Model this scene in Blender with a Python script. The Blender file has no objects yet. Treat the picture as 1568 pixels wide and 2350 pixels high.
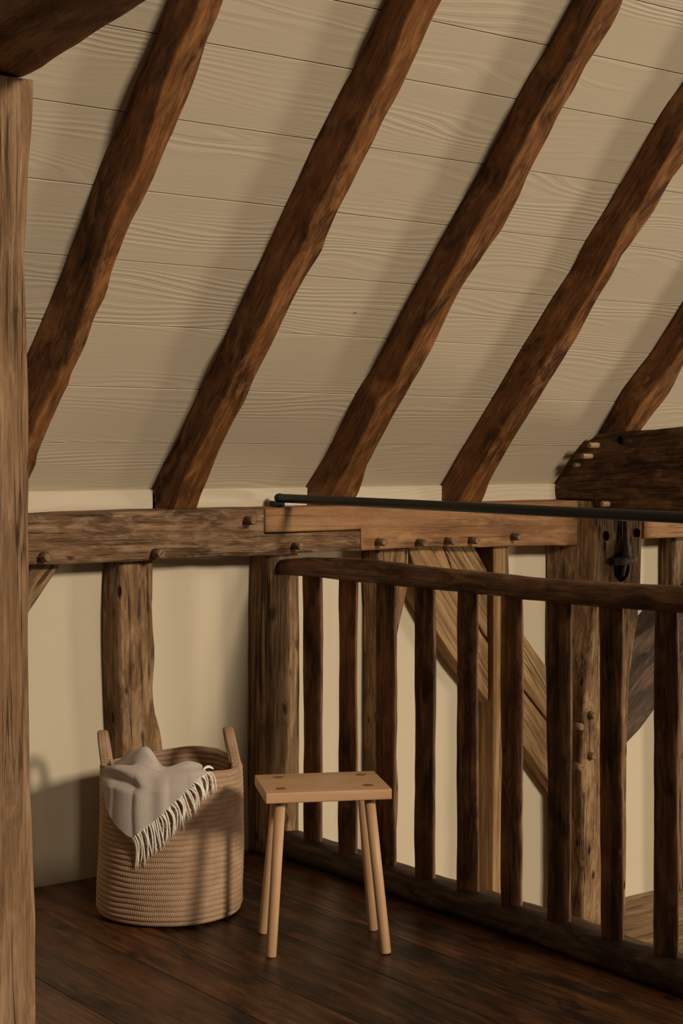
import bpy, bmesh, math, random
from mathutils import Vector, Matrix, noise
random.seed(7)
S = bpy.context.scene
COL = S.collection
V = Vector

# ------------------------------------------------------------------ camera
FPX, CX, HZ, H = 3700.0, 784.0, 1048.0, 1.40        # focal length in px, centre, horizon row, eye height
YAW = math.radians(36.96)
FW = V((math.sin(YAW), math.cos(YAW), 0)); RT = V((math.cos(YAW), -math.sin(YAW), 0)); UP = V((0, 0, 1))
CAM = V((0, 0, H))
cd = bpy.data.cameras.new('camera'); cam = bpy.data.objects.new('camera', cd); COL.objects.link(cam)
cam.location = CAM; cam.rotation_euler = (math.pi/2, 0, -YAW)
cd.sensor_fit = 'VERTICAL'; cd.sensor_height = 24; cd.lens = FPX/2350*24
cd.shift_y = -(1175-HZ)/2350; cd.clip_start = .05
S.camera = cam

# ------------------------------------------------------------------ light
S.view_settings.view_transform = 'Standard'; S.view_settings.look = 'None'
S.view_settings.exposure = 0.0; S.view_settings.gamma = 1; S.view_settings.use_curve_mapping = False
W = bpy.data.worlds.new('world'); S.world = W; W.use_nodes = True
W.node_tree.nodes['Background'].inputs[0].default_value = (1, .80, .56, 1)
W.node_tree.nodes['Background'].inputs[1].default_value = .04
def area(name, loc, target, size, power, col):
    l = bpy.data.lights.new(name, 'AREA'); l.shape = 'RECTANGLE'; l.size, l.size_y = size
    l.energy = power; l.color = col
    o = bpy.data.objects.new(name, l); COL.objects.link(o); o.location = loc
    o.rotation_euler = (V(target)-V(loc)).to_track_quat('-Z', 'Y').to_euler()
    return o
area('roof_window_light', (4.45, -10., 5.8), (2.9, 4.6, 1.0), (1.7, 1.7), 1480, (1, .84, .64))
area('side_window_light', (13.6, -3.4, .55), (2.9, 4.4, 1.5), (2.2, 1.7), 440, (1, .84, .64))

# ------------------------------------------------------------------ helpers: pixel of the photograph -> point on a plane of the room
D = 4.785                                            # plaster face of the back wall
TH = math.radians(47.2); CE, SE = math.cos(TH), math.sin(TH)
P0 = V((0, D, 1.285)); EUP = V((0, -CE, SE)); NIN = V((0, -SE, -CE))    # sloping ceiling: up-slope and into-room directions
def ray(px, py): return FW + RT*((px-CX)/FPX) + UP*((HZ-py)/FPX)
def on_y(px, py, y): d = ray(px, py); return CAM + d*(y/d.y)
def on_x(px, py, x): d = ray(px, py); return CAM + d*(x/d.x)
def on_z(px, py, z): d = ray(px, py); return CAM + d*((z-H)/d.z)
def on_ceil(px, py, off):                            # -> (s, x)
    d = ray(px, py); t = (off - NIN.dot(CAM-P0))/NIN.dot(d); p = CAM + d*t
    return EUP.dot(p-P0), p.x
def ceil_pt(x, s, off): return P0 + EUP*s + NIN*off + V((x, 0, 0))
def lerp(a, b, t): return a + (b-a)*t
def interp(tab, x):
    if x <= tab[0][0]: return tab[0][1]
    for (a, va), (b, vb) in zip(tab, tab[1:]):
        if x <= b: return lerp(va, vb, (x-a)/(b-a) if b > a else 0)
    return tab[-1][1]

# ------------------------------------------------------------------ tagging
def tag(o, label=None, cat=None, group=None, kind=None):
    for k, v in (('label', label), ('category', cat), ('group', group), ('kind', kind)):
        if v: o[k] = v
    return o
def empty(name, loc):
    o = bpy.data.objects.new(name, None); COL.objects.link(o); o.location = loc; o.empty_display_size = .05
    bpy.context.view_layer.update(); return o
def link(name, me, mat, mtx=None, parent=None):
    if mat and not me.materials: me.materials.append(mat)
    o = bpy.data.objects.new(name, me); COL.objects.link(o)
    m = mtx if mtx is not None else Matrix.Identity(4)
    if parent:
        o.parent = parent; o.matrix_basis = parent_world(parent).inverted() @ m
    else: o.matrix_basis = m
    return o
def parent_world(p):
    m = p.matrix_basis.copy()
    while p.parent: p = p.parent; m = p.matrix_basis @ m
    return m

# ------------------------------------------------------------------ loft: one timber from quad sections
def ring_uv(ru, rv, ns, nc):
    pts = []
    cs = [(-1, -1), (1, -1), (1, 1), (-1, 1)]
    for k in range(4):
        cx, cy = cs[k]; ccx, ccy = cx*(1-ru), cy*(1-rv)
        a0 = math.pi + k*math.pi/2
        for i in range(nc+1):
            a = a0 + i/nc*math.pi/2
            pts.append((ccx+ru*math.cos(a), ccy+rv*math.sin(a)))
        nx, ny = cs[(k+1) % 4]
        a = a0 + math.pi/2
        s = pts[-1]; e = (nx*(1-ru)+ru*math.cos(a), ny*(1-rv)+rv*math.sin(a))
        for i in range(1, ns): pts.append((lerp(s[0], e[0], i/ns), lerp(s[1], e[1], i/ns)))
    return pts
def loft(name, st, mat, parent=None, nl=40, ns=5, nc=3, r=.01, amp=.004, freq=6, amp2=0, freq2=25, clamp=None, seed=None, smooth=True, stretch=.35, exact=False):
    """st: list of (t, [c0,c1,c2,c3]) world corners, c0->c1 across, c1->c2 through; local Z runs along the length"""
    if seed is None: seed = random.random()*100
    cen = lambda q: (q[0]+q[1]+q[2]+q[3])/4
    o0, o1 = cen(st[0][1]), cen(st[-1][1])
    z = (o1-o0).normalized(); x = st[0][1][1]-st[0][1][0]; x = (x-z*x.dot(z)).normalized(); y = z.cross(x)
    M = Matrix.Translation(o0) @ Matrix((x, y, z)).transposed().to_4x4(); MI = M.inverted()
    t0, t1 = st[0][0], st[-1][0]
    bm = bmesh.new(); prev = None; first = last = None
    tl_ = sorted(set([lerp(t0, t1, k/nl) for k in range(nl+1)] + ([s_[0] for s_ in st] if exact else [])))
    for t in tl_:
        i = 0
        while i < len(st)-2 and t > st[i+1][0]: i += 1
        f = (t-st[i][0])/(st[i+1][0]-st[i][0])
        q = [lerp(a, b, f) for a, b in zip(st[i][1], st[i+1][1])]
        w = ((q[1]-q[0]).length+(q[2]-q[3]).length)/2; h = ((q[3]-q[0]).length+(q[2]-q[1]).length)/2
        c = cen(q); ring = []
        for (u, v) in ring_uv(min(.98, 2*r/max(w, 1e-4)), min(.98, 2*r/max(h, 1e-4)), ns, nc):
            a, b = (u+1)/2, (v+1)/2
            p = lerp(lerp(q[0], q[1], a), lerp(q[3], q[2], a), b)
            if amp or amp2:
                lp = MI @ p; dr = (p-c); dr = dr-z*dr.dot(z); dr.normalize()
                sp = V((lp.x, lp.y, lp.z*stretch))
                n = amp*noise.noise(sp*freq+V((seed, 0, seed))) + (amp2*noise.noise(sp*freq2+V((0, seed, 0))) if amp2 else 0)
                p = p+dr*n
            if clamp: p = clamp(p)
            ring.append(bm.verts.new(MI @ p))
        if prev:
            n_ = len(ring)
            for i2 in range(n_): bm.faces.new((prev[i2], prev[(i2+1) % n_], ring[(i2+1) % n_], ring[i2])).smooth = smooth
        else: first = ring
        prev = ring
    bm.faces.new(list(reversed(first))); bm.faces.new(prev)
    bmesh.ops.recalc_face_normals(bm, faces=bm.faces)
    me = bpy.data.meshes.new(name); bm.to_mesh(me); bm.free()
    return link(name, me, mat, M, parent)
def quad(x0, x1, y0, y1, z): return [V((x0, y0, z)), V((x1, y0, z)), V((x1, y1, z)), V((x0, y1, z))]
def board(name, a, b, across, through, mat, parent=None, r=.002, **k):
    """straight piece from a to b; across/through are full vectors from the corner"""
    a, b, across, through = V(a), V(b), V(across), V(through)
    q = lambda p: [p, p+across, p+across+through, p+through]
    k.setdefault('nl', 1); k.setdefault('ns', 1); k.setdefault('nc', 1); k.setdefault('amp', 0)
    return loft(name, [(0, q(a)), (1, q(b))], mat, parent, r=r, smooth=False, **k)
def rod(name, pts, rad, mat, parent=None, seg=16, caps=True):
    """tube through world points; rad number or list"""
    pts = [V(p) for p in pts]; n = len(pts); rads = rad if isinstance(rad, (list, tuple)) else [rad]*n
    o = pts[0]; zz = (pts[-1]-pts[0]).normalized(); xx = zz.orthogonal().normalized(); yy = zz.cross(xx)
    M = Matrix.Translation(o) @ Matrix((xx, yy, zz)).transposed().to_4x4(); MI = M.inverted()
    bm = bmesh.new(); prev = None; u = xx
    for i, p in enumerate(pts):
        tdir = (pts[min(i+1, n-1)]-pts[max(i-1, 0)]).normalized()
        u = (u-tdir*u.dot(tdir)).normalized(); w = tdir.cross(u)
        ring = [bm.verts.new(MI @ (p+(u*math.cos(2*math.pi*k/seg)+w*math.sin(2*math.pi*k/seg))*rads[i])) for k in range(seg)]
        if prev:
            for k in range(seg): bm.faces.new((prev[k], prev[(k+1) % seg], ring[(k+1) % seg], ring[k])).smooth = True
        else: first = ring
        prev = ring
    if caps: bm.faces.new(list(reversed(first))); bm.faces.new(prev)
    bmesh.ops.recalc_face_normals(bm, faces=bm.faces)
    me = bpy.data.meshes.new(name); bm.to_mesh(me); bm.free()
    return link(name, me, mat, M, parent)

# ------------------------------------------------------------------ materials
def nodes(name, rough=.6, spec=.5):
    m = bpy.data.materials.new(name); m.use_nodes = True; nt = m.node_tree
    b = nt.nodes['Principled BSDF']; b.inputs['Roughness'].default_value = rough
    b.inputs['Specular IOR Level'].default_value = spec
    return m, nt, b
def N(nt, typ, **k):
    n = nt.nodes.new(typ)
    for a, v in k.items(): setattr(n, a, v)
    return n
def mixc(nt, fac, a, b, blend='MIX'):
    m = N(nt, 'ShaderNodeMix', data_type='RGBA', blend_type=blend)
    for sock, v in ((m.inputs[0], fac), (m.inputs[6], a), (m.inputs[7], b)):
        if hasattr(v, 'links'): nt.links.new(v, sock)
        elif isinstance(v, (int, float)): sock.default_value = v
        else: sock.default_value = (*v, 1)
    return m.outputs[2]
def math_(nt, op, a, b=None, c=None):
    m = N(nt, 'ShaderNodeMath', operation=op)
    for i, v in enumerate((a, b, c)):
        if v is None: continue
        if hasattr(v, 'links'): nt.links.new(v, m.inputs[i])
        else: m.inputs[i].default_value = v
    return m.outputs[0]
def ramp(nt, v, lo, hi, a=0., b=1.):
    m = N(nt, 'ShaderNodeMapRange'); nt.links.new(v, m.inputs[0])
    for i, x in enumerate((lo, hi, a, b)): m.inputs[1+i].default_value = x
    return m.outputs[0]
def coords(nt, scale, kind='Object', rnd=True):
    tc = N(nt, 'ShaderNodeTexCoord'); src = tc.outputs[kind]
    if rnd:
        oi = N(nt, 'ShaderNodeObjectInfo'); k = math_(nt, 'MULTIPLY', oi.outputs['Random'], 37.)
        ad = N(nt, 'ShaderNodeVectorMath', operation='ADD'); cb = N(nt, 'ShaderNodeCombineXYZ')
        for i in range(3): nt.links.new(k, cb.inputs[i])
        nt.links.new(src, ad.inputs[0]); nt.links.new(cb.outputs[0], ad.inputs[1]); src = ad.outputs[0]
    mp = N(nt, 'ShaderNodeMapping'); nt.links.new(src, mp.inputs[0]); mp.inputs['Scale'].default_value = scale
    return mp.outputs[0]
def tex(nt, vec, scale, detail=4, rough=.55, dist=0):
    t = N(nt, 'ShaderNodeTexNoise'); nt.links.new(vec, t.inputs['Vector'])
    t.inputs['Scale'].default_value = scale; t.inputs['Detail'].default_value = detail
    t.inputs['Roughness'].default_value = rough; t.inputs['Distortion'].default_value = dist
    return t.outputs[0]
def bump(nt, b, h, strength, dist, normal=None):
    n = N(nt, 'ShaderNodeBump'); nt.links.new(h, n.inputs['Height']); n.inputs['Strength'].default_value = strength
    n.inputs['Distance'].default_value = dist
    if normal: nt.links.new(normal, n.inputs['Normal'])
    nt.links.new(n.outputs[0], b.inputs['Normal']); return n.outputs[0]
def wood(name, dark, mid, light, fib=90, patch=5, bmp=.5, rough=.65, spec=.3, crack=.0, knots=True, pz=.3, fz=.022, fcon=.5, lo=.34, hi=.56, lcon=.8, holes=0, tone=0):
    m, nt, b = nodes(name, rough, spec)
    fv = coords(nt, (1, 1, fz)); pv = coords(nt, (1, 1, pz))
    f1 = tex(nt, fv, fib, 7, .7, .5); f2 = tex(nt, coords(nt, (1, 1, fz*2)), fib*3.4, 4, .65)
    p1 = tex(nt, pv, patch, 6, .62, .9); p2 = tex(nt, pv, patch*3.3, 5, .65, .6)
    c = mixc(nt, ramp(nt, p1, lo, hi), dark, mid)
    c = mixc(nt, ramp(nt, p2, .47, .66, 0, lcon), c, light)
    c = mixc(nt, ramp(nt, f2, .52, .70, 0, .45), c, light)
    c = mixc(nt, ramp(nt, f1, .40, .55, fcon, 0), c, tuple(x*.35 for x in dark))
    h = math_(nt, 'ADD', math_(nt, 'MULTIPLY', f1, 1.), math_(nt, 'MULTIPLY', f2, .5))
    if crack:
        for sc_k, w_ in ((14, .016), (34, .022)):
            ck = tex(nt, coords(nt, (1, 1, .025)), sc_k, 3, .55, .5)
            line = ramp(nt, math_(nt, 'ABSOLUTE', math_(nt, 'SUBTRACT', ck, .5)), 0, w_, 1, 0)
            gate = ramp(nt, tex(nt, pv, patch*1.3+sc_k*.05, 2), .50, .57)
            line = math_(nt, 'MULTIPLY', line, gate)
            c = mixc(nt, math_(nt, 'MULTIPLY', line, crack), c, tuple(x*.12 for x in dark))
            h = math_(nt, 'SUBTRACT', h, math_(nt, 'MULTIPLY', line, 1.2*crack))
    if knots:
        vo = N(nt, 'ShaderNodeTexVoronoi'); nt.links.new(coords(nt, (1, 1, .5)), vo.inputs['Vector']); vo.inputs['Scale'].default_value = 6.5
        wv = math_(nt, 'ADD', vo.outputs['Distance'], math_(nt, 'MULTIPLY', math_(nt, 'SUBTRACT', p2, .5), .25))
        kn = ramp(nt, wv, .04, .13, .85, 0)
        c = mixc(nt, kn, c, tuple(x*.3 for x in dark)); h = math_(nt, 'SUBTRACT', h, math_(nt, 'MULTIPLY', kn, .6))
    if tone:
        oi = N(nt, 'ShaderNodeObjectInfo'); k = ramp(nt, oi.outputs['Random'], 0, 1, 1-tone, 1+tone)
        cb = N(nt, 'ShaderNodeCombineXYZ')
        for i in range(3): nt.links.new(k, cb.inputs[i])
        c = mixc(nt, 1., c, cb.outputs[0], 'MULTIPLY')
    if holes:
        vo = N(nt, 'ShaderNodeTexVoronoi'); nt.links.new(coords(nt, (1, 1, .4)), vo.inputs['Vector']); vo.inputs['Scale'].default_value = 24
        kn = math_(nt, 'MULTIPLY', ramp(nt, vo.outputs['Distance'], .12, .24, holes, 0), ramp(nt, tex(nt, coords(nt, (1, 1, .6)), 9, 1), .5, .54))
        c = mixc(nt, kn, c, tuple(x*.08 for x in dark)); h = math_(nt, 'SUBTRACT', h, math_(nt, 'MULTIPLY', kn, 1.5))
    nt.links.new(c, b.inputs['Base Color'])
    h = math_(nt, 'ADD', h, math_(nt, 'MULTIPLY', p2, .9))
    bump(nt, b, h, bmp, .006)
    nt.links.new(ramp(nt, p1, .3, .7, min(1, rough+.12), rough-.08), b.inputs['Roughness'])
    return m
M_RAFT = wood('rafter_oak', (.060, .020, .0065), (.225, .088, .028), (.47, .23, .082), fib=60, patch=7, bmp=.45, rough=.55, fcon=.4, lcon=.55, lo=.38, hi=.54, fz=.045, pz=.42, crack=.5)
M_PLATE_L = wood('weathered_beam', (.070, .035, .016), (.20, .107, .050), (.42, .275, .16), fib=60, patch=8, bmp=.8, rough=.75, crack=.6, holes=.6, fz=.04, fcon=.4)
M_PLATE_R = wood('orange_beam', (.15, .064, .023), (.29, .138, .055), (.42, .24, .105), fib=60, patch=4, bmp=.4, rough=.65, crack=.6, knots=False, fcon=.3)
M_POST = wood('weathered_post', (.090, .046, .021), (.25, .140, .064), (.50, .33, .175), fib=80, patch=8, bmp=.9, rough=.8, crack=.8, pz=.3, holes=.95, fcon=.35, fz=.03)
M_DARKPOST = wood('dark_post', (.085, .044, .020), (.25, .145, .072), (.50, .33, .175), fib=75, patch=6, bmp=.9, rough=.8, crack=.9, pz=.18, holes=.6, fcon=.4)
M_RAIL = wood('railing_oak', (.066, .027, .0115), (.205, .092, .039), (.48, .25, .115), fib=60, patch=9, bmp=.5, rough=.55, spec=.35, pz=.24, fcon=.45, lcon=.6, crack=.6, lo=.40, hi=.55, tone=.2)
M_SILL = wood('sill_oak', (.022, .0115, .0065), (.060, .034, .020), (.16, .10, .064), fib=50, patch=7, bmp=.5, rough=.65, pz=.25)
M_FRONT = wood('front_post_oak', (.16, .083, .037), (.31, .178, .090), (.46, .30, .175), fib=130, patch=9, bmp=.7, rough=.75, crack=.8, pz=.16, knots=False, fcon=.4, fz=.03)
M_BRACE = wood('pale_oak', (.23, .125, .052), (.37, .22, .098), (.50, .33, .165), fib=80, patch=5, bmp=.8, rough=.75, crack=.8, knots=False, pz=.15)
M_TIE = wood('dark_tie_oak', (.040, .019, .009), (.125, .064, .030), (.36, .21, .11), fib=40, patch=7, bmp=.9, rough=.7, crack=.7, lcon=.7, fcon=.4)
M_FLOOR = wood('floor_oak', (.011, .0042, .0020), (.092, .033, .0110), (.24, .098, .034), fib=48, patch=5.5, bmp=.25, rough=.34, spec=.4, pz=.26, fcon=.6, fz=.03, lo=.42, hi=.55, lcon=.5, tone=.3, crack=.5)
M_LAND = wood('landing_oak', (.20, .12, .06), (.36, .235, .125), (.50, .35, .20), fib=35, patch=6, bmp=.5, rough=.7, crack=.9, knots=False)
M_PEG = wood('peg_oak', (.10, .055, .028), (.24, .14, .075), (.42, .28, .17), fib=120, patch=25, bmp=.4, rough=.7, knots=False)
M_PALEPEG = wood('pale_peg_oak', (.33, .21, .12), (.50, .34, .21), (.62, .46, .31), fib=120, patch=25, bmp=.3, rough=.7, knots=False)
M_BEECH = wood('beech', (.57, .330, .178), (.63, .385, .217), (.68, .44, .265), fib=110, patch=7, bmp=.06, rough=.45, spec=.4, knots=False, pz=.12, fcon=.08)
M_TENON = wood('beech_end_grain', (.20, .092, .036), (.25, .12, .05), (.30, .155, .068), fib=200, patch=30, bmp=.1, rough=.55, knots=False, fcon=.2)

def cream_board():
    m, nt, b = nodes('cream_painted_board', .5, .35)
    tc = coords(nt, (1, 1, 1))
    lv = coords(nt, (4.2, 3., .75)); n1 = tex(nt, lv, 1.0, 2.2, .45, .1)
    sx = N(nt, 'ShaderNodeSeparateXYZ'); nt.links.new(tc, sx.inputs[0])
    fld = math_(nt, 'ADD', math_(nt, 'MULTIPLY', sx.outputs[0], 46.), math_(nt, 'MULTIPLY', n1, 17.))
    w1 = math_(nt, 'SINE', math_(nt, 'MULTIPLY', fld, 2*math.pi))
    w2 = math_(nt, 'SINE', math_(nt, 'MULTIPLY', fld, 6*math.pi+1.3))
    w1 = ramp(nt, w1, -.6, 1.0)
    amp = ramp(nt, tex(nt, coords(nt, (9, 3, .8)), 1.0, 2, .5), .44, .66, .06, 1.)
    h = math_(nt, 'MULTIPLY', math_(nt, 'ADD', w1, math_(nt, 'MULTIPLY', w2, .12)), amp)
    fine = tex(nt, coords(nt, (150, 60, 7)), 1., 3, .6)
    h = math_(nt, 'ADD', h, math_(nt, 'MULTIPLY', fine, .35))
    c = mixc(nt, tex(nt, coords(nt, (6, 3, .9)), 1., 3), (.575, .495, .37), (.64, .555, .425))
    c = mixc(nt, ramp(nt, h, .0, .5, .16, 0), c, (.46, .38, .27))
    vo = N(nt, 'ShaderNodeTexVoronoi'); nt.links.new(coords(nt, (1, 1, .6)), vo.inputs['Vector']); vo.inputs['Scale'].default_value = 3.2
    sp = ramp(nt, vo.outputs['Distance'], .006, .022, .75, 0)
    c = mixc(nt, sp, c, (.14, .09, .05))
    nt.links.new(c, b.inputs['Base Color'])
    bump(nt, b, h, .34, .003)
    return m
M_CREAM = cream_board()
def plaster():
    m, nt, b = nodes('cream_plaster', .85, .2)
    c = mixc(nt, tex(nt, coords(nt, (1, 1, 1), rnd=False), 2.2, 4), (.60, .52, .385), (.655, .575, .435))
    st = tex(nt, coords(nt, (1, 1, .1), rnd=False), 14, 3)
    c = mixc(nt, ramp(nt, st, .45, .75, 0, .22), c, (.53, .45, .32))
    nt.links.new(c, b.inputs['Base Color'])
    bump(nt, b, tex(nt, coords(nt, (1, 1, 1), rnd=False), 35, 5), .12, .006)
    return m
M_PLASTER = plaster()
def simple(name, col, rough, metal=0, bmp=0, sc=80, var=.25):
    m, nt, b = nodes(name, rough); b.inputs['Metallic'].default_value = metal
    n = tex(nt, coords(nt, (1, 1, 1)), sc, 4)
    nt.links.new(mixc(nt, ramp(nt, n, .3, .7), tuple(c*(1-var) for c in col), tuple(min(1, c*(1+var)) for c in col)), b.inputs['Base Color'])
    if bmp: bump(nt, b, n, bmp, .003)
    return m
M_BLACK = simple('black_metal', (.010, .017, .019), .5, .3, .05, 60)
M_IRON = simple('forged_iron', (.13, .11, .095), .6, .25, .5, 60, .5)
M_WHITE = simple('white_metal_plate', (.7, .68, .62), .5)
M_HOLE_SHADE = simple('painted_hole_shade', (.008, .006, .005), .95); M_HOLE_SHADE.node_tree.nodes['Principled BSDF'].inputs['Specular IOR Level'].default_value = 0  # near-black colour that paints the shade inside a hole
M_GAP = simple('black_tenon', (.01, .007, .005), .9)

# ------------------------------------------------------------------ setting
def box_mesh(name, x0, x1, y0, y1, z0, z1, mat, kind='structure'):
    o = board(name, (x0, y0, z0), (x0, y0, z1), (x1-x0, 0, 0), (0, y1-y0, 0), mat, r=.001)
    if kind: o['kind'] = kind
    return o
wall = box_mesh('wall_back', -1.2, 8.5, D, D+.1, -.75, 1.285, M_PLASTER)
trim = board('trim_1', (-1.2, D-.014, 1.18), (8.5, D-.014, 1.18), (0, 0, .108), (0, .013, 0), M_CREAM); trim['kind'] = 'structure'
# ceiling: a backing slab and the wide painted boards
ceil = board('ceiling', ceil_pt(-1.2, -.02, -.06), ceil_pt(8.5, -.02, -.06), EUP*4.2, NIN*.035, M_GAP); ceil['kind'] = 'structure'
SEAMS = [(480, 100), (410, 275), (340, 440), (270, 597), (218, 741), (160, 886), (110, 1016)]
ss = sorted(on_ceil(x, y, 0)[0] for x, y in SEAMS)
while ss[-1] < 3.9: ss.append(ss[-1]+random.uniform(.19, .21))
edges = [0.0]+ss
GAPW = .0035
for a, b in zip(edges, edges[1:]):
    j = random.uniform(-.001, .001)
    board('ceiling_board', ceil_pt(-1.2, a+GAPW/2, -.024), ceil_pt(8.5, a+GAPW/2, -.024), EUP*(b-a-GAPW), NIN*(.024+j), M_CREAM, ceil, r=.0007)
# floor: wide boards running from the camera to the wall
floor = box_mesh('floor', -1.0, 3.30, -.9, D, -.16, -.026, M_GAP)
fs = [-1.0, -.72, -.44, -.18, .1, .36, .62, .9, 1.18, 1.42, 1.655, 1.95, 2.245, 2.435, 2.71, 2.955, 3.30]
for a, b in zip(fs, fs[1:]):
    loft('floor_board', [(0, [V((a+.0012, -.9, -.026)), V((b-.0012, -.9, -.026)), V((b-.0012, -.9, 0)), V((a+.0012, -.9, 0))]),
                         (1, [V((a+.0012, D-.003, -.026)), V((b-.0012, D-.003, -.026)), V((b-.0012, D-.003, 0)), V((a+.0012, D-.003, 0))])],
         M_FLOOR, floor, nl=1, ns=1, nc=1, r=.0012, amp=0, smooth=False)
# lower landing beyond the railing
land = box_mesh('stair_landing', 3.30, 8.5, -.9, D, -.75, -.51, M_GAP)
for i in range(8):
    y1 = D-.003-i*.27
    board('landing_board', (3.305, y1-.266, -.51), (8.5, y1-.266, -.51), (0, .266, 0), (0, 0, .026), M_LAND, land, r=.002)

# ------------------------------------------------------------------ pegs
def peg(px, py, y, parent, mat, rad=.0125, out=.042, axis='y', x=None):
    if axis == 'y': p = on_y(px, py, y-out); a = p+V((0, out+.03, 0))
    elif y: p = on_y(px, py, y); a = p+V((out+.03, 0, 0))
    else: p = on_x(px, py, x-out); a = p+V((out+.03, 0, 0))
    d = V((random.uniform(-.0015, .0015), random.uniform(-.002, .002), random.uniform(-.003, .003)))
    return rod('peg', [a, p+d+(a-p)*.04, p+d], [rad*1.05, rad, rad*.86], mat, parent, seg=8)

# ------------------------------------------------------------------ rafters
Z_PLATE = 1.216
def rclamp(p):
    q = p.copy()
    if q.y > D-.016: q.y = D-.016
    if q.z < Z_PLATE: q.z = Z_PLATE
    return q
def rafter(left, ridge, right, label, dk=.112, dr=.098):
    cl = sorted(on_ceil(x, y, 0) for x, y in left)
    cr = sorted(on_ceil(x, y, dk) for x, y in ridge)
    ct = sorted(on_ceil(x, y, dr) for x, y in right)
    st = []; n = 70
    for k in range(n+1):
        s = -.12 + k/n*3.3
        xl, xm, xr = interp(cl, s), interp(cr, s), interp(ct, s)
        xm = min(max(xm, xl+.004), xr-.025)
        st.append((s, [ceil_pt(xl, s, .001), ceil_pt(xm, s, dk), ceil_pt(xr, s, dr), ceil_pt(xr-.004, s, .001)]))
    o = loft('rafter', st, M_RAFT, nl=170, ns=6, nc=3, r=.007, amp=.006, freq=9, amp2=.0025, freq2=30, clamp=rclamp)
    return tag(o, label, 'rafter', 'roof rafters')
R1 = ([(383, 0), (359, 69), (338, 128), (306, 198), (284, 261), (255, 319), (226, 392), (196, 478), (155, 584), (116, 689), (82, 768), (63, 808), (-62, 1118)],
      [(459, 0), (432, 60), (399, 128), (368, 204), (350, 280), (319, 383), (281, 459), (262, 500), (234, 580), (206, 672), (170, 790), (140, 850), (100, 930), (70, 1000)],
      [(515, 0), (500, 41), (472, 99), (456, 153), (446, 182), (421, 242), (402, 284), (395, 306), (376, 344), (350, 410), (335, 444), (306, 499), (281, 563), (260, 628), (255, 652), (248, 676), (218, 735), (201, 785), (163, 856), (158, 880), (146, 900), (112, 975), (88, 1037), (85, 1067), (65, 1106)])
R2 = ([(885, 0), (860, 55), (823, 135), (780, 210), (725, 320), (690, 400), (655, 475), (629, 529), (585, 620), (537, 730), (487, 841), (465, 879), (401, 1020), (390, 1036), (345, 1126)],
      [(955, 0), (926, 55), (908, 119), (870, 200), (815, 310), (770, 405), (712, 510), (706, 538), (698, 557), (675, 600), (644, 642), (621, 699), (606, 737), (568, 791), (549, 825), (530, 883), (503, 936), (480, 982), (453, 1036), (422, 1105), (396, 1170)],
      [(1015, 0), (1004, 21), (966, 102), (928, 187), (911, 222), (890, 258), (850, 340), (815, 410), (780, 475), (767, 500), (748, 546), (740, 575), (706, 630), (679, 680), (637, 764), (602, 833), (583, 871), (568, 917), (537, 971), (514, 1017), (480, 1101), (461, 1147), (455, 1170)])
R3 = ([(1313, 0), (1285, 55), (1268, 81), (1236, 141), (1217, 166), (1181, 234), (1143, 315), (1126, 341), (1087, 413), (1028, 520), (957, 652), (900, 760), (855, 844), (820, 898), (790, 959), (748, 1043), (700, 1118)],
      [(1375, 0), (1351, 43), (1326, 81), (1296, 140), (1262, 179), (1245, 238), (1207, 298), (1172, 383), (1147, 447), (1104, 498), (1062, 566), (1032, 630), (985, 698), (951, 779), (900, 898), (866, 928), (843, 982), (809, 1051), (771, 1120)],
      [(1432, 0), (1420, 38), (1377, 102), (1351, 141), (1317, 209), (1288, 256), (1270, 294), (1217, 396), (1198, 443), (1164, 511), (1151, 532), (1121, 571), (1062, 660), (1032, 720), (994, 800), (900, 963), (874, 1009), (843, 1066), (824, 1128)])
R4 = ([(1568, 187), (1530, 238), (1496, 298), (1458, 366), (1420, 426), (1390, 481), (1343, 554), (1317, 609), (1271, 677), (1198, 797), (1140, 895), (1101, 960), (1007, 1116)],
      [(1568, 298), (1513, 388), (1496, 426), (1467, 481), (1432, 524), (1398, 596), (1360, 665), (1305, 748), (1240, 848), (1167, 960), (1130, 1022), (1101, 1072), (1062, 1134)],
      [(1568, 379), (1548, 405), (1522, 452), (1501, 490), (1458, 549), (1428, 588), (1407, 630), (1369, 694), (1330, 767), (1270, 862), (1210, 960), (1152, 1054), (1127, 1098), (1107, 1150)])
R5 = ([(1568, 690), (1500, 800), (1430, 890), (1378, 985), (1290, 1115)],
      [(1568, 765), (1530, 830), (1470, 920), (1430, 985)],
      [(1568, 838), (1545, 890), (1500, 950), (1475, 985), (1395, 1115)])
rafter(*R1, 'dark waney rafter half hidden behind the tall front post, leftmost of the rafters')
r2 = rafter(*R2, 'waney brown rafter with its foot on the beam just above the left wall post side')
r2['label'] = 'waney brown rafter whose foot stands left of the black metal rail'
rafter(*R3, 'waney brown rafter whose foot stands just behind the left end of the black rail')
rafter(*R4, 'waney brown rafter whose foot stands on the beam nearest the tie beam end')
rafter(*R5, 'short visible rafter rising from behind the dark tie beam at the right edge')

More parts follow.
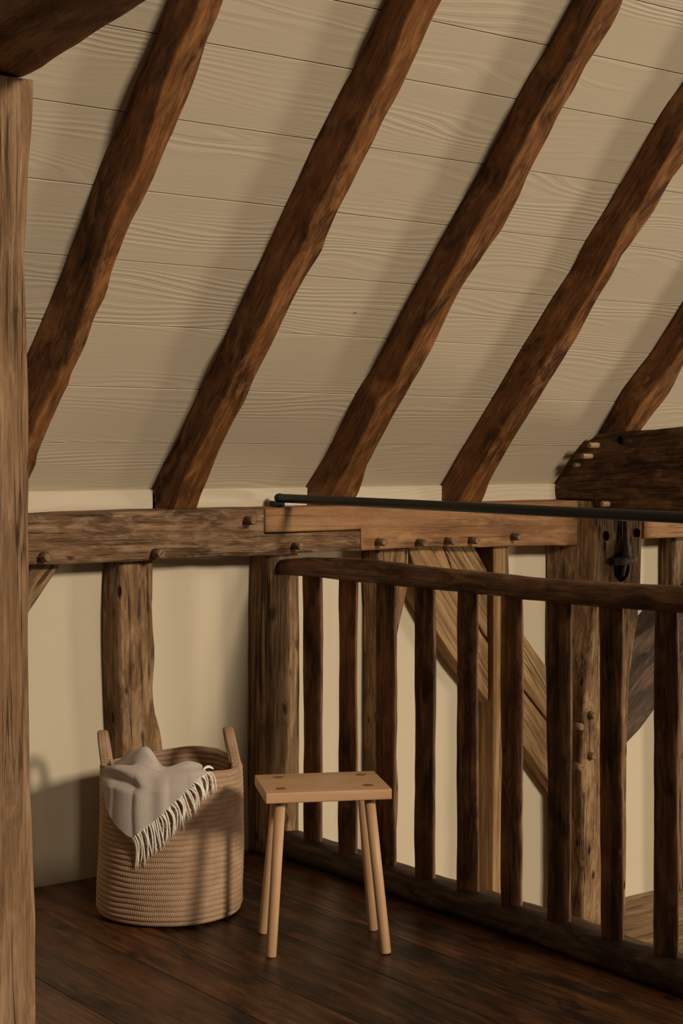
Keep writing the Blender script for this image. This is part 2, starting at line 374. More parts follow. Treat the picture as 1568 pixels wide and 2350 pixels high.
# ------------------------------------------------------------------ plate beams (scarf jointed) on the wall
def ycl(p):
    q = p.copy()
    if q.y > D-.001: q.y = D-.001
    return q
def plate_x(px, y): return on_y(px, 1200, y).x
YB = 4.635
def beam_x(name, pts, mat, yf, nl=60, **k):
    """pts: (px, y_top_px, y_bottom_px) on the beam's front face"""
    st = []
    for px, a, b in pts:
        t, u = on_y(px, a, yf), on_y(px, b, yf)
        st.append((t.x, [V((t.x, yf, u.z)), V((t.x, D-.001, u.z+.004)), V((t.x, D-.001, t.z)), V((t.x, yf, t.z))]))
    k.setdefault('r', .009); k.setdefault('amp', .005)
    return loft(name, st, mat, nl=nl, clamp=ycl, **k)
P_TOP = [(-300, 1192), (68, 1182), (200, 1176), (345, 1171), (500, 1168), (607, 1166), (650, 1163), (710, 1162), (830, 1158), (960, 1157), (1200, 1151), (1345, 1148)]
P_BOT = [(-300, 1315), (68, 1297), (180, 1297), (300, 1291), (400, 1283), (500, 1277), (560, 1279), (640, 1276), (690, 1270), (760, 1266), (830, 1265), (900, 1260), (1000, 1255), (1100, 1257), (1200, 1253), (1280, 1252), (1337, 1253)]
SC = [(600, 1224.5), (830, 1216.5)]
def plate_pts(xs, top, bot): return [(x, top(x), bot(x)) for x in xs]
pt_ = lambda x: interp(P_TOP, x); pb_ = lambda x: interp(P_BOT, x); sc_ = lambda d: (lambda x: interp(SC, x)+d)
pl = beam_x('plate_beam', plate_pts((-300, 68, 140, 220, 300, 400, 500, 560, 606.5), pt_, pb_) + plate_pts((607, 640, 690, 760, 827), sc_(.9), pb_),
            M_PLATE_L, YB, nl=110, amp=.0055, freq=7, amp2=.0025, exact=True)
tag(pl, 'weathered grey brown beam along the wall, left half of the scarfed pair', 'beam')
for px, py in ((113, 1280), (372, 1271), (584, 1196), (692, 1254)):
    peg(px, py, YB, pl, M_PEG, rad=.016 if px < 600 else .0125, out=.045)
pr = beam_x('plate_beam', plate_pts((608.5, 690, 760, 828.5), pt_, sc_(-.9)) + plate_pts((829, 900, 1000, 1100, 1200, 1280, 1338), pt_, pb_),
            M_PLATE_R, YB-.003, nl=90, amp=.003, freq=6, amp2=.0012, exact=True)
tag(pr, 'orange brown beam with a row of pegs below the black metal rail', 'beam')
for px, py in ((884, 1244), (977, 1246), (1043, 1241), (1098, 1241), (1194, 1233)):
    peg(px, py, YB-.003, pr, M_PEG, rad=.0135, out=.045)
p3 = beam_x('plate_beam', [(1478, 1160, 1236), (1568, 1160, 1234), (1900, 1150, 1222)], M_PLATE_R, 4.63, nl=24)
tag(p3, 'short orange beam stub beyond the big peg holed post at the right edge', 'beam')

# ------------------------------------------------------------------ posts in the wall
def wall_post(pts, mat, ztop, zbot, yf, label, name='wall_post', back=D-.001, seed=None, amp=.006, r=.012):
    """pts: (py, px front-left corner, px right edge, px left silhouette at the wall) on the front plane yf"""
    st = []
    tl = sorted((on_y(a, py, yf).z, on_y(a, py, yf).x) for py, a, b, c in pts)
    tr = sorted((on_y(b, py, yf).z, on_y(b, py, yf).x) for py, a, b, c in pts)
    tb = sorted((on_y(c, py, back).z, on_y(c, py, back).x) for py, a, b, c in pts)
    n = 24
    for k in range(n+1):
        z = lerp(zbot, ztop, k/n)
        st.append((z, [V((interp(tl, z), yf, z)), V((interp(tr, z), yf, z)), V((interp(tr, z)-.006, back, z)), V((interp(tb, z), back, z))]))
    o = loft(name, st, mat, nl=110, ns=6, nc=3, r=r, amp=amp, freq=9, amp2=.003, freq2=32, clamp=ycl, seed=seed, stretch=.25)
    return tag(o, label, 'post')
wall_post([(1300, 277, 355, 236), (1400, 274, 351, 234), (1500, 276, 357, 234), (1570, 277, 351, 234), (1630, 276, 356, 236), (1680, 280, 370, 238), (1715, 282, 378, 238), (1950, 284, 382, 240)],
          M_POST, 1.075, .0, 4.685, 'gnarled grey brown post flaring at its foot behind the basket', 'oak_post')
wall_post([(1280, 616, 690, 572), (1400, 618, 692, 568), (1550, 622, 690, 567), (1700, 622, 691, 567), (1800, 620, 691, 568), (1950, 616, 690, 570)],
          M_DARKPOST, 1.066, .0, 4.675, 'rugged dark post where the timber handrail meets the wall', 'oak_post')
wall_post([(1265, 868, 940, 828), (1345, 868, 938, 830), (1400, 868, 928, 832), (1450, 866, 916, 832), (1560, 866, 911, 832), (1700, 866, 909, 832), (1800, 866, 918, 833), (1900, 866, 914, 833), (2000, 866, 908, 833)],
          M_POST, 1.055, -.48, 4.69, 'brown post beyond the railing with a wavy right edge, behind the third baluster', 'oak_post')
wall_post([(1255, 1133, 1169, 1092), (1400, 1133, 1170, 1095), (1600, 1133, 1168, 1096), (2100, 1131, 1166, 1096)],
          M_BRACE, 1.05, -.48, 4.665, 'slender pale brown post beyond the railing crossing in front of the diagonal brace', 'oak_post', amp=.003, r=.006)
big = wall_post([(1150, 1366, 1478, 1252), (1330, 1366, 1474, 1250), (1430, 1366, 1466, 1250), (1520, 1352, 1452, 1252), (1600, 1340, 1446, 1254), (1700, 1336, 1443, 1256), (1800, 1336, 1441, 1256), (2120, 1336, 1437, 1256)],
                M_POST, 1.222, -.48, 4.552, 'massive principal post with peg holes and an iron hook under the dark tie beam', 'oak_post', amp=.007)
wall_post([(1230, 1546, 1640, 1514), (1500, 1546, 1640, 1514), (2100, 1546, 1640, 1514)],
          M_DARKPOST, 1.06, -.48, 4.69, 'brown post cut off by the right edge of the view', 'oak_post')
for px, py, m_ in ((1322, 1654, M_PALEPEG), (1322, 1718, M_PALEPEG)):
    peg(px+1, py, 4.60, big, m_, rad=.0125, out=.045, axis='x')
for px, py, y_ in ((1336, 1668, 4.545), (1334, 1760, 4.545), (1366, 1641, 4.545), (1364, 1735, 4.545)):
    peg(px, py, y_, big, M_PEG, rad=.0145, out=.018)
def hole_shade_disc(px, py, y, rx, rz, name, parent, mat=M_HOLE_SHADE, depth=.003, dx=0):  # black disc on the surface, hole shade put into its colour
    c = on_y(px, py, y); n = 18; bm = bmesh.new()
    fr = []; bk = []
    for k in range(n):
        a = 2*math.pi*k/n; w = 1+.12*noise.noise(V((math.cos(a)*2, math.sin(a)*2, px)))
        fr.append(bm.verts.new((rx*w*math.cos(a), -depth*.5, rz*w*math.sin(a)))); bk.append(bm.verts.new((rx*w*math.cos(a), depth, rz*w*math.sin(a))))
    bm.faces.new(fr)
    for k in range(n): bm.faces.new((fr[k], fr[(k+1) % n], bk[(k+1) % n], bk[k]))
    bm.faces.new(list(reversed(bk))); bmesh.ops.recalc_face_normals(bm, faces=bm.faces)
    me = bpy.data.meshes.new(name); bm.to_mesh(me); bm.free()
    return link(name, me, mat, Matrix.Translation(c), parent)
YP = 4.547
hole_shade_disc(1394, 1230, YP, .010, .019, 'peg_hole_shade', big); hole_shade_disc(1465, 1223, YP, .011, .018, 'peg_hole_shade', big)
hole_shade_disc(1428, 1300, YP, .044, .062, 'hollow', big)  # no recess here, the shade of the hollow is a painted disc
hook = empty('iron_hook', on_y(1436, 1285, YP-.02))
tag(hook, 'forged iron hook hanging in the hollow of the massive post', 'hook')
a, b = on_y(1435, 1196, YP-.012), on_y(1440, 1284, YP-.022)
rod('strap', [a, lerp(a, b, .4), lerp(a, b, .75), b], [.009, .012, .018, .022], M_IRON, hook, seg=12)
a, b = on_y(1408, 1290, YP-.006), on_y(1459, 1283, YP-.034)
rod('cross_bar', [a, lerp(a, b, .5), lerp(a, b, .85), b], [.016, .019, .021, .015], M_IRON, hook, seg=12)
a, b = on_y(1433, 1290, YP-.012), on_y(1430, 1322, YP-.004)
rod('tip', [a, b], [.013, .007], M_IRON, hook, seg=10)

# ------------------------------------------------------------------ braces in the wall plane
def brace(name, stations, yf, yb, mat, label, **k):
    """stations: (edgeA pixel, edgeB pixel) on the front plane"""
    st = []
    for i, (A, B) in enumerate(stations):
        a, b = on_y(*A, yf), on_y(*B, yf); db = V((0, yb-yf, 0))
        st.append((i, [a, b, b+db, a+db]))
    k.setdefault('r', .007); k.setdefault('amp', .004)
    o = loft(name, st, mat, nl=50, clamp=ycl, **k)
    return tag(o, label, 'brace')
BR_ST = [((1082, 1240), (925, 1215)), ((1093, 1262), (948, 1290)), ((1150, 1362), (962, 1375)), ((1200, 1450), (1006, 1455)), ((1260, 1535), (1050, 1522)), ((1312, 1612), (1210, 1722)), ((1340, 1655), (1300, 1850))]
def part_of(st, f0, f1):
    mix = lambda A, B, f: (lerp(A[0], B[0], f), lerp(A[1], B[1], f))
    return [(mix(A, B, f0), mix(A, B, f1)) for A, B in st]
bq = empty('brace', on_y(1200, 1600, 4.72)); tag(bq, 'broad pale diagonal brace of two timbers running down right behind the balusters', 'brace')
for (f0, f1, yf_, am) in ((0, .46, 4.704, .003), (.485, 1, 4.698, .006)):
    o = brace('timber', part_of(BR_ST, f0, f1), yf_, D-.001, M_BRACE, None, amp=am)
    del o['category']; o.parent = bq; o.matrix_basis = bq.matrix_basis.inverted() @ o.matrix_basis
brace('brace', [((-420, 2110), (-535, 2015)), ((-200, 1800), (-305, 1690)), ((40, 1442), (-60, 1332)), ((72, 1396), (-10, 1300)), ((137, 1298), (70, 1230)), ((160, 1262), (95, 1200))],
      4.70, D-.001, M_POST, 'small grey brace corner tucked between the tall front post and beam')
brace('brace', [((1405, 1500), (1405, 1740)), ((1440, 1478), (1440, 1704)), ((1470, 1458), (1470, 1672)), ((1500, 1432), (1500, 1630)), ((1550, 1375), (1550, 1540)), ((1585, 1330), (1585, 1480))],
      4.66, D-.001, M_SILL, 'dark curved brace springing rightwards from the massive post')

# ------------------------------------------------------------------ tie beam over the massive post, coming towards the room
XT = 4.693
st = []
for y, zb, zt in ((4.768, 1.226, 1.29), (4.72, 1.226, 1.345), (4.66, 1.226, 1.432), (4.60, 1.226, 1.468), (4.552, 1.226, 1.488), (4.545, 1.192, 1.49), (4.40, 1.190, 1.502), (4.2, 1.19, 1.508), (3.9, 1.187, 1.52), (3.2, 1.18, 1.50), (3.0, 1.18, 1.49)):
    st.append((-y, [V((XT, y, zb)), V((XT+.29, y, zb)), V((XT+.29, y, zt)), V((XT, y, zt))]))
tie = loft('tie_beam', st, M_TIE, nl=220, ns=7, nc=3, r=.012, amp=.008, freq=8, amp2=.005, freq2=30, stretch=.4)
tag(tie, 'massive almost black tie beam with a sloping cut end, at the right edge', 'beam')
for px, py, o_ in ((1352, 1022, .05), (1337, 1047, .05), (1318, 1066, .03), (1383, 1157, .035)):
    peg(px, py, 0, tie, M_PALEPEG if px != 1318 else M_PEG, rad=.0115, out=o_, axis='x', x=XT)
h = hole_shade_disc(1423, 1010, 4.3, .012, .016, 'peg_hole_shade', tie)
hp = on_x(1423, 1010, XT-.002); h.matrix_basis = tie.matrix_basis.inverted() @ (Matrix.Translation(hp) @ Matrix.Rotation(-math.pi/2, 4, 'Z'))

# ------------------------------------------------------------------ tall front post and the beam over it
FY = 3.20
edge = [(183, 78), (260, 76), (400, 66), (500, 62), (600, 57), (700, 59), (800, 62), (900, 65), (1000, 66), (1100, 67), (1200, 67), (1300, 69), (1500, 67), (1700, 69), (1800, 71), (1900, 76), (2000, 80), (2100, 84), (2350, 84)]
pe = sorted((on_y(px, py, FY).z, on_y(px, py, FY).x) for py, px in edge)
zt = on_y(78, 184, FY).z
st = [(z, [V((interp(pe, z)-.235, FY, z)), V((interp(pe, z), FY, z)), V((interp(pe, z)-.01, FY+.2, z)), V((interp(pe, z)-.235, FY+.2, z))]) for z in [zt*k/40 for k in range(41)]]
fp = loft('oak_post', st, M_FRONT, nl=160, ns=7, nc=3, r=.007, amp=.004, freq=9, amp2=.0015, freq2=40, stretch=.2)
tag(fp, 'tall light brown post with long cracks, standing nearest at the left edge', 'post')
tx = interp(pe, zt)
board('tenon', (tx-.20, FY+.03, zt-.05), (tx-.20, FY+.03, zt+.05), (.175, 0, 0), (0, .15, 0), M_GAP, fp)
tb = []
lo = [(75, 178), (110, 160), (150, 128), (200, 98), (240, 72), (270, 50), (300, 30), (340, 5)]
XB = tx-.005
low = sorted((on_x(px, py, XB).y, on_x(px, py, XB).z) for px, py in lo)
y_end = low[-1][0]
z_end = low[-1][1]
for k in range(31):
    y = lerp(y_end+.03, .2, (k/30)**1.5)
    zl = interp(low, y) if y > low[0][0] else low[0][1]+(low[0][0]-y)*.06
    tb.append((-y, [V((XB, y, zl)), V((XB, y, zl+.34)), V((XB-.19, y, zl+.36)), V((XB-.165+.012*math.sin(k*.9), y, zl+.012))]))
ob = loft('oak_beam', tb, M_RAFT, nl=120, ns=6, nc=3, r=.02, amp=.010, freq=8, amp2=.004, freq2=25)
tag(ob, 'dark heavy beam overhead at the top left corner, resting on the front post', 'beam')

# ------------------------------------------------------------------ railing
XR = 3.262
rail = empty('railing', (XR, 3.0, 0)); tag(rail, 'dark rough timber railing with upright balusters guarding the stair', 'railing')
ht = [(600, 1289), (625, 1284), (700, 1277), (780, 1279), (840, 1284), (1000, 1304), (1200, 1322), (1400, 1336), (1568, 1348), (2400, 1400)]
hb = [(600, 1316), (625, 1319), (700, 1326), (800, 1335), (950, 1351), (1100, 1364), (1250, 1384), (1400, 1398), (1568, 1404), (2400, 1500)]
st = []
for px in (616, 660, 700, 780, 840, 920, 1000, 1100, 1200, 1300, 1400, 1480, 1568, 1800, 2300):
    t, u = on_x(px-2, interp(ht, px), XR-.02), on_x(px, interp(hb, px), XR-.03)
    y = u.y
    st.append((-y, [V((XR-.036, y, u.z)), V((XR+.036, y, u.z)), V((XR+.034, y, t.z)), V((XR-.034, y, t.z))]))
loft('handrail', st, M_RAIL, rail, nl=130, ns=3, nc=5, r=.026, amp=.006, freq=8, amp2=.0025, freq2=28, stretch=.3)
st = []
for k in range(41):
    y = lerp(4.67, 1.1, k/40)
    w = .010*noise.noise(V((y*2.3, 3, 1)))
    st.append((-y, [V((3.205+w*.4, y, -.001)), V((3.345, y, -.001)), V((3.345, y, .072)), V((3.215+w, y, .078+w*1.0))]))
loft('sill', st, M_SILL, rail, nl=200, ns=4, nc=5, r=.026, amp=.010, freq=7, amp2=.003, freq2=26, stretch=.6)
# nosing board of the floor edge along the sill
bal = [(694, 741, 695, 741, 1940), (776, 822, 776, 820, 1966), (862, 911, 861, 909, 1992), (950, 999, 952, 999, 2023), (1047, 1098, 1047, 1101, 2054),
       (1150, 1202, 1150, 1203, 2086), (1252, 1314, 1256, 1314, 2119), (1374, 1433, 1378, 1433, 2159), (1502, 1561, 1499, 1561, 2198), (1640, 1702, 1636, 1702, 2242), (1795, 1865, 1792, 1862, 2292), (1970, 2040, 1965, 2040, 2350)]
for i, (tl, tr, bl, br, yb_) in enumerate(bal):
    ang = math.radians(33+random.uniform(-4, 4))
    nrm = V((-math.cos(ang), -math.sin(ang), 0)); tan = V((math.sin(ang), -math.cos(ang), 0))    # face normal, face direction (towards right in view)
    th_ = .026+random.uniform(-.004, .004)
    st = []
    def face(pxl, pxr, py):
        # corners of the face plane through the rail line
        c = on_x((pxl+pxr)/2, py, XR-.004)
        d = []
        for px in (pxl, pxr-4):
            r_ = ray(px, py); t = nrm.dot(c-CAM)/nrm.dot(r_); d.append(CAM+r_*t)
        return d
    zt_, zb_ = 1.015, .055
    for k in range(9):
        f = k/8; z = lerp(zb_, zt_, f)
        l, r_ = lerp(bl, tl, f), lerp(br, tr, f)
        wob = 4.*noise.noise(V((i*3.1, z*3.3, 0))); wob2 = 4.*noise.noise(V((i*3.1+50, z*3.3, 0)))
        a, b = face(l+wob, r_+wob2, 1700)
        a = V((a.x, a.y, z)); b = V((b.x, b.y, z))
        st.append((z, [a, b, b-nrm*th_-tan*.001, a-nrm*th_+tan*.004]))
    loft('baluster', st, M_RAIL, rail, nl=60, ns=4, nc=2, r=.0045, amp=.003, freq=9, amp2=.0015, freq2=40, stretch=.3)

# black metal rail above it
mr = empty('metal_rail', on_x(640, 1143, XR)); tag(mr, 'slim black metal rail running above the timber handrail', 'rail')
a, b = on_x(641, 1143, XR), on_x(1568, 1188, XR); b = a+(b-a)*2.2
rod('bar', [a, lerp(a, b, .3), lerp(a, b, .6), b], .0155, M_BLACK, mr, seg=24)
ac = V((a.x, a.y, a.z))
rod('end_cap', [ac+V((-.000, .012, .001)), ac+V((0, -.006, 0))], [.014, .0175], M_BLACK, mr, seg=11)
board('bracket', (a.x-.012, a.y-.01, a.z-.030), (a.x-.006, a.y+.05, a.z-.030), (.03, 0, -.006), (0, 0, .020), M_BLACK, mr)
pw, pv_ = on_y(652, 1170, D-.02), on_y(702, 1146, D-.02)
board('fixing_plate', (pw.x, D-.022, pw.z), (pv_.x, D-.022, pw.z), (0, 0, pv_.z-pw.z), (0, .007, 0), M_WHITE, mr)

# ------------------------------------------------------------------ stool
sc = [on_z(606, 1822, .46), on_z(893, 1810, .46), on_z(863, 1769, .46), on_z(590, 1777, .46)]
cen = sum((c for c in sc), V())/4
ex = ((sc[1]-sc[0])+(sc[2]-sc[3])).normalized(); ey = V((-ex.y, ex.x, 0))
if ey.dot(sc[3]-sc[0]) < 0: ey = -ey
hw = ((sc[1]-sc[0]).length+(sc[2]-sc[3]).length)/4; hd = ((sc[3]-sc[0]).dot(ey)+(sc[2]-sc[1]).dot(ey))/4
stool = empty('stool', V((cen.x, cen.y, 0))); tag(stool, 'small pale beech stool with four splayed round legs', 'stool')
q = lambda x: [cen+ex*x-ey*hd+V((0, 0, -.030)), cen+ex*x+ey*hd+V((0, 0, -.030)), cen+ex*x+ey*hd, cen+ex*x-ey*hd]
seat = loft('seat', [(0, q(-hw)), (1, q(-hw+.004)), (2, q(hw-.004)), (3, q(hw))], M_BEECH, stool, nl=12, ns=3, nc=3, r=.004, amp=0)
feet = [on_z(622, 2196, 0), on_z(886, 2188, 0), on_z(857, 2134, 0), on_z(604, 2141, 0)]
tops = [on_z(645, 1810, .46), on_z(845, 1802, .46), on_z(829, 1778, .46), on_z(639, 1784, .46)]
for f_, t_ in zip(feet, tops):
    dirn = (t_-f_).normalized()
    up_ = f_+dirn*((.432)/dirn.z)
    rod('leg', [f_+dirn*.0, f_+dirn*.003, lerp(f_, up_, .5), up_], [.0135, .0152, .0155, .0158], M_BEECH, stool, seg=28)
    bm = bmesh.new(); n = 20; fr = []; bk = []
    a0 = .5+random.uniform(-.3, .3)
    for k in range(n):
        a = 2*math.pi*k/n; p = V((.0155*math.cos(a), .0155*math.sin(a), 0))
        fr.append(bm.verts.new(p+V((0, 0, .0006)))); bk.append(bm.verts.new(p+V((0, 0, -.01))))
    bm.faces.new(fr); bm.faces.new(list(reversed(bk)))
    for k in range(n): bm.faces.new((fr[k], bk[k], bk[(k+1) % n], fr[(k+1) % n]))
    bmesh.ops.recalc_face_normals(bm, faces=bm.faces)
    me = bpy.data.meshes.new('tenon'); bm.to_mesh(me); bm.free()
    tn = link('tenon', me, M_TENON, Matrix.Translation(t_), stool)
    wd = board('wedge', t_-ex*.014*math.cos(a0)-ey*.014*math.sin(a0)+V((0, 0, -.004)), t_+ex*.014*math.cos(a0)+ey*.014*math.sin(a0)+V((0, 0, -.004)), (0, .0016, 0), (0, 0, .0050), M_PEG, tn, r=.0003)

# ------------------------------------------------------------------ basket
def basket_mats():
    m, nt, b = nodes('jute_coil', .9, .15)
    uv = N(nt, 'ShaderNodeUVMap'); sx = N(nt, 'ShaderNodeSeparateXYZ'); nt.links.new(uv.outputs[0], sx.inputs[0])
    u, v = sx.outputs[0], sx.outputs[1]                       # u in metres round the rim, v in rows
    fr = math_(nt, 'FRACT', v); ab = math_(nt, 'ABSOLUTE', math_(nt, 'SUBTRACT', fr, .5))
    ph = math_(nt, 'ADD', math_(nt, 'MULTIPLY', u, 2*math.pi/.0062), math_(nt, 'MULTIPLY', ab, 9.))
    rw = math_(nt, 'MULTIPLY', math_(nt, 'FLOOR', v), 1.7)
    ph = math_(nt, 'ADD', ph, rw)
    ch = math_(nt, 'SINE', ph)
    n = tex(nt, coords(nt, (1, 1, 1), rnd=False), 300, 3); n2 = tex(nt, coords(nt, (1, 1, 2.), rnd=False), 14, 4)
    h = math_(nt, 'ADD', math_(nt, 'MULTIPLY', ch, .4), math_(nt, 'MULTIPLY', n, 1.2))
    c = mixc(nt, ramp(nt, n2, .35, .65), (.45, .285, .180), (.56, .375, .25))
    c = mixc(nt, ramp(nt, ch, -1, 0, .26, 0), c, (.22, .13, .072))
    c = mixc(nt, ramp(nt, n, .55, .8, 0, .4), c, (.60, .44, .30))
    nt.links.new(c, b.inputs['Base Color']); bump(nt, b, h, .8, .0022)
    return m
M_JUTE = basket_mats()
BZ = 3700*H/(2134-HZ)
BR = .222; BC = CAM+ray(393, HZ)*(BZ+BR*.98); BC.z = 0
bdir = V((BC.x, BC.y, 0)).normalized(); brt = V((bdir.y, -bdir.x, 0))
BH = .452; PITCH = .0163
basket = empty('basket', BC); tag(basket, 'tall round coiled jute basket with two loop handles', 'basket')
def rad_at(z): return interp([(0, .206), (.012, .217), (.03, .2235), (.12, .2235), (.25, .2205), (.36, .218), (.46, .216)], z)
def wob(th, z): return .004*math.sin(2*th+1.1)+.003*math.sin(3*th+z*9)+.004*noise.noise(V((math.cos(th)*1.5, math.sin(th)*1.5, z*7)))
def rimz(th): return .007*math.sin(th*2+.8)+.004*math.sin(3*th)
def basket_body():
    bm = bmesh.new(); uvl = bm.loops.layers.uv.new('UVMap')
    prof = []                                                   # (r, z, row coordinate, outward?)
    for k in range(9): prof.append((.02+k*.021, .004, k*1.0, 0))
    rows = 28; sub = 7
    for j in range(rows*sub+1):
        v = j/sub; z = .006+v*(BH-.006)/rows; fr_ = v-math.floor(v)
        prof.append((rad_at(z), z, 10+v, math.sqrt(max(0, 1-(2*fr_-1)**2))*.0052-.0018))
    for j in range(1, 6):
        a = j/6*math.pi; prof.append((rad_at(BH)-.007*(1-math.cos(a)), BH+.006*math.sin(a), 39+j/6, 0))
    for j in range(rows*5+1):
        v = j/5; z = BH-v*(BH-.02)/rows; fr_ = v-math.floor(v)
        prof.append((rad_at(z)-.014, z, 41+v, -math.sqrt(max(0, 1-(2*fr_-1)**2))*.0048+.0018))
    prof.append((.02, .02, 75, 0))
    NT = 120; grid = []
    for (r_, z, v, bmp_) in prof:
        row = []
        for i in range(NT):
            th = 2*math.pi*i/NT
            rr = r_+(bmp_+wob(th, z) if r_ > .19 else 0)
            zz = z+(rimz(th)*(z/BH)**1.5+.0034*noise.noise(V((math.cos(th)*3, math.sin(th)*3, z*22))))*(1 if z > .03 else 0)
            row.append(bm.verts.new((rr*math.cos(th), rr*math.sin(th), max(zz, .001))))
        grid.append(row)
    for j in range(len(prof)-1):
        for i in range(NT):
            k = (i+1) % NT
            f = bm.faces.new((grid[j][i], grid[j][k], grid[j+1][k], grid[j+1][i])); f.smooth = True
            us = (i, i+1, i+1, i); vs = (prof[j][2], prof[j][2], prof[j+1][2], prof[j+1][2])
            for lp, uu, vv in zip(f.loops, us, vs): lp[uvl].uv = (uu*2*math.pi*.22/NT, vv)
    bm.faces.new(list(reversed(grid[0]))); bm.faces.new(grid[-1])
    bmesh.ops.recalc_face_normals(bm, faces=bm.faces)
    me = bpy.data.meshes.new('body'); bm.to_mesh(me); bm.free()
    return link('body', me, M_JUTE, Matrix.Translation(BC), basket)
basket_body()
def bpt(phi, r_, z): return BC + (-bdir*math.cos(phi)+brt*math.sin(phi))*r_ + V((0, 0, z))
def handle(phi, lean, hgt, span):
    """arched strap of stitched rope: its arch lies along the rim, its flat side looks radially"""
    bm = bmesh.new(); uvl = bm.loops.layers.uv.new('UVMap')
    n = 40; wdt = .032; rows = 3; grid = []
    c = bpt(phi, rad_at(BH)-.020, BH); rad = (c-BC); rad.z = 0; rad.normalize(); tg = V((-rad.y, rad.x, 0))
    for k in range(n+1):
        t = k/n
        a = math.pi*t
        ax = -math.cos(a)*span; az = (math.sin(a)**.6)*hgt-.035*(1-math.sin(a)**.35)
        p = c+tg*ax+V((0, 0, az))+lean*(max(az, 0)/hgt)
        dp = V((math.sin(a)*span, 0, 0))
        ring = []
        # strap cross-section: width along the radial direction, thin along the arch normal
        nr = (tg*(-math.cos(a))+V((0, 0, math.sin(a)))).normalized()
        for i in range(24):
            b_ = i/24; s_ = b_*2*math.pi
            w_ = math.cos(s_); th_ = math.sin(s_)
            lobes = abs(math.cos((w_+1)/2*math.pi*rows+math.pi/2))*.0035
            ring.append((bm.verts.new(p+rad*(w_*wdt/2)+nr*(math.copysign(abs(th_)**.6, th_)*(.0055+lobes))), (w_+1)/2*rows))
        grid.append((ring, t))
    for (r0, t0), (r1, t1) in zip(grid, grid[1:]):
        for i in range(24):
            k = (i+1) % 24
            f = bm.faces.new((r0[i][0], r0[k][0], r1[k][0], r1[i][0])); f.smooth = True
            for lp, uu, vv in zip(f.loops, (t0, t0, t1, t1), (r0[i][1], r0[k][1], r1[k][1], r1[i][1])): lp[uvl].uv = (uu*.3, vv)
    bm.faces.new([v for v, _ in reversed(grid[0][0])]); bm.faces.new([v for v, _ in grid[-1][0]])
    bmesh.ops.recalc_face_normals(bm, faces=bm.faces)
    me = bpy.data.meshes.new('handle'); bm.to_mesh(me); bm.free()
    me.transform(Matrix.Translation(-c))
    return link('handle', me, M_JUTE, Matrix.Translation(c), basket)
handle(math.radians(-90), -brt*.014-bdir*.0, .098, .055)
handle(math.radians(93), -brt*.020, .100, .055)

# ------------------------------------------------------------------ blanket
def blanket_mat():
    m, nt, b = nodes('grey_wool', .95, .1)
    w = N(nt, 'ShaderNodeTexWave', wave_type='BANDS', bands_direction='DIAGONAL'); nt.links.new(coords(nt, (1, 1, 1), rnd=False), w.inputs[0])
    w.inputs['Scale'].default_value = 420; w.inputs['Distortion'].default_value = 3.
    n = tex(nt, coords(nt, (1, 1, 1), rnd=False), 260, 4)
    c = mixc(nt, w.outputs[1], (.50, .425, .375), (.60, .525, .475))
    c = mixc(nt, ramp(nt, n, .4, .75, 0, .5), c, (.72, .65, .60))
    nt.links.new(c, b.inputs['Base Color'])
    b.inputs['Sheen Weight'].default_value = .25
    bump(nt, b, math_(nt, 'ADD', w.outputs[1], n), .35, .002); return m
M_WOOL = blanket_mat()
M_FRINGE = simple('cream_fringe', (.88, .85, .77), .9, 0, .3, 200, .15)
def phi_of(px): return math.asin(max(-1, min(1, (px-393)/166.)))
LT = [(246, .015), (250, .055), (262, .105), (285, .155), (308, .184), (318, .190), (360, .137), (400, .083), (440, .030), (472, .008)]
def bl_point(px, s):
    """s<0 inside the basket, s>0 length hanging outside"""
    phi = phi_of(px); R_ = rad_at(BH)+.004
    hump = .050*math.exp(-((px-306)/50.)**4)+.020*math.exp(-((px-440)/45.)**2)+.012+.012*math.exp(-((px-322)/22.)**2)
    th = math.pi/2+phi
    z0 = BH+.004
    th0 = math.atan2((bpt(phi, 1, 0)-BC).y, (bpt(phi, 1, 0)-BC).x)
    z0 += rimz(th0)
    fold = .012*math.sin(px*.055+1.0)+.008*math.sin(px*.12)
    if s >= 0:
        f = min(s/.05, 1)
        r_ = R_+.006+.010*f+.020*f*math.exp(-((px-300)/45.)**2)+max(0, fold)*f*.9+.003*math.sin(s*40+px*.03)
        sc_ = lerp(.020, .048, (px-248)/95.); g_ = math.exp(-((px-292)/42.)**4)*min(1, s/.014)**2*(3-2*min(1, s/.014))
        r_ += g_*(-.016*math.exp(-((s-sc_)/.011)**2)+.012*math.exp(-((s-sc_+.024)/.013)**2))
        r_ -= .010*max(0, 1-s/.02)**2
        z = z0+hump*.35*math.exp(-(s/.026)**2)-s*(s/(s+.006))
    else:
        t = -s
        r_ = R_-.004-t*.75
        z = z0+hump*(math.exp(-((t-.055)/.05)**2))*min(1, t/.03)+hump*.35*math.exp(-(t/.026)**2)*(1-min(1,t/.03)*.0)-max(0, t-.09)*1.3 + hump*(math.exp(-(.055/.05)**2))*0
        # crease under the top fold at the left
        z -= .028*math.exp(-((px-278)/22.)**2)*math.exp(-((t-.02)/.02)**2)
    return bpt(phi, r_, z)
blk = empty('blanket', bl_point(330, .05)); tag(blk, 'soft grey wool blanket with cream fringe draped over the basket rim', 'blanket')
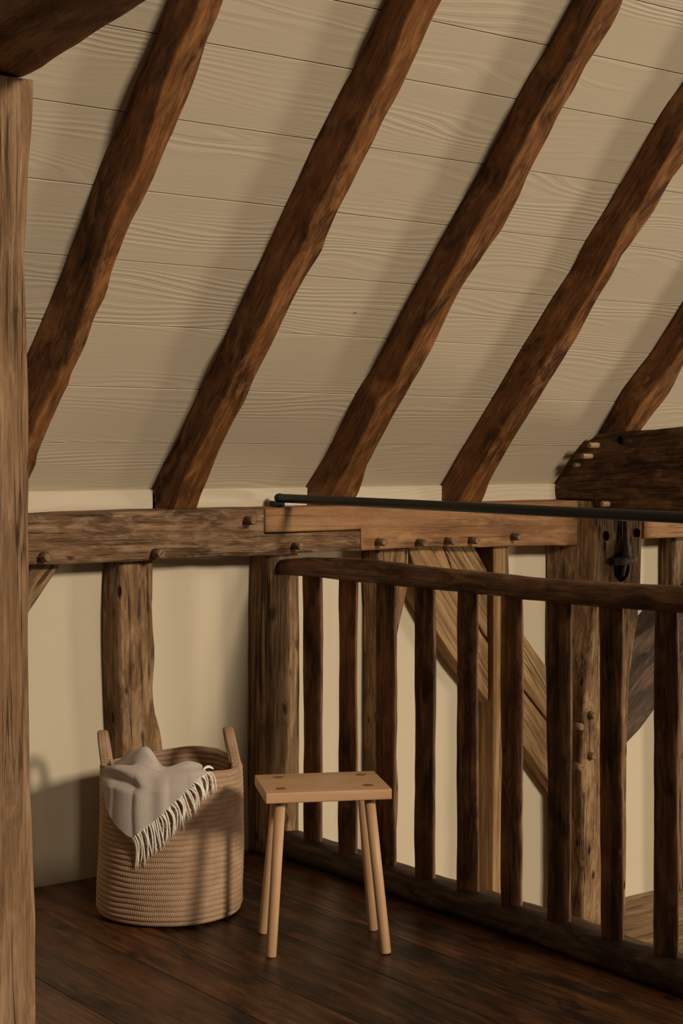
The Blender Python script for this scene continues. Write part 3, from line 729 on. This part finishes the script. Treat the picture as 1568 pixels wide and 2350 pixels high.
def blanket():
    bm = bmesh.new(); nu, nv = 120, 170; g = []
    for i in range(nu+1):
        px = lerp(246, 472, i/nu); L = interp(LT, px)
        g.append([bm.verts.new(bl_point(px, lerp(-.17, 0, j/70) if j <= 70 else L*(j-70)/(nv-70))-blk.location) for j in range(nv+1)])
    for i in range(nu):
        for j in range(nv): bm.faces.new((g[i][j], g[i+1][j], g[i+1][j+1], g[i][j+1])).smooth = True
    bmesh.ops.recalc_face_normals(bm, faces=bm.faces)
    bmesh.ops.solidify(bm, geom=bm.faces[:], thickness=.004)
    for f in bm.faces: f.smooth = True
    me = bpy.data.meshes.new('cloth'); bm.to_mesh(me); bm.free()
    return link('cloth', me, M_WOOL, Matrix.Translation(blk.location), blk)
blanket()
NS = 46
for k in range(NS):
    f = k/(NS-1); px = lerp(317, 474, f)+random.uniform(-1, 1)
    base = bl_point(px, interp(LT, px)-.004)
    ln = lerp(.105, .066, f)*random.uniform(.88, 1.08)
    phi = phi_of(px); out = (-bdir*math.cos(phi)+brt*math.sin(phi)); tg = V((-out.y, out.x, 0));
    if tg.dot(brt) < 0: tg = -tg
    drift = lerp(.004, .030, min(1, f*1.3))*random.uniform(.5, 1.2); sw = random.uniform(-.006, .006)
    pts = []
    rb = (base-BC); rb.z = 0; rb = rb.length
    for q_ in range(9):
        t = q_/8
        p = base+tg*(drift*(1-(1-t)**2)+sw*math.sin(t*math.pi*1.3))+V((0, 0, -ln*(t**1.15)+.006*math.sin(t*math.pi)*(1 if f > .3 else .2)))
        rel = p-BC; rel.z = 0; target = max(lerp(rb, rad_at(max(p.z, 0))+.011, min(1, t*1.2)), rad_at(max(p.z, 0))+.009) if p.z < BH else max(rb, rel.length)
        rel = rel.normalized()*target
        pts.append(BC+rel+V((0, 0, p.z)))
    rod('tassel', pts, [.0024, .0026, .0026, .0025, .0024, .0023, .0022, .0019, .001], M_FRINGE, blk, seg=7)
# two loose strands lying on the inner rim
for k in range(2):
    a = bl_point(466, -.004); b = bpt(phi_of(492), rad_at(BH)-.006, BH+.012)
    mid = lerp(a, b, .5)+V((0, 0, .020-k*.008))
    rod('tassel', [lerp(lerp(a, mid, t), lerp(mid, b, t), t) for t in [q_/8 for q_ in range(9)]], .0024, M_FRINGE, blk, seg=7)
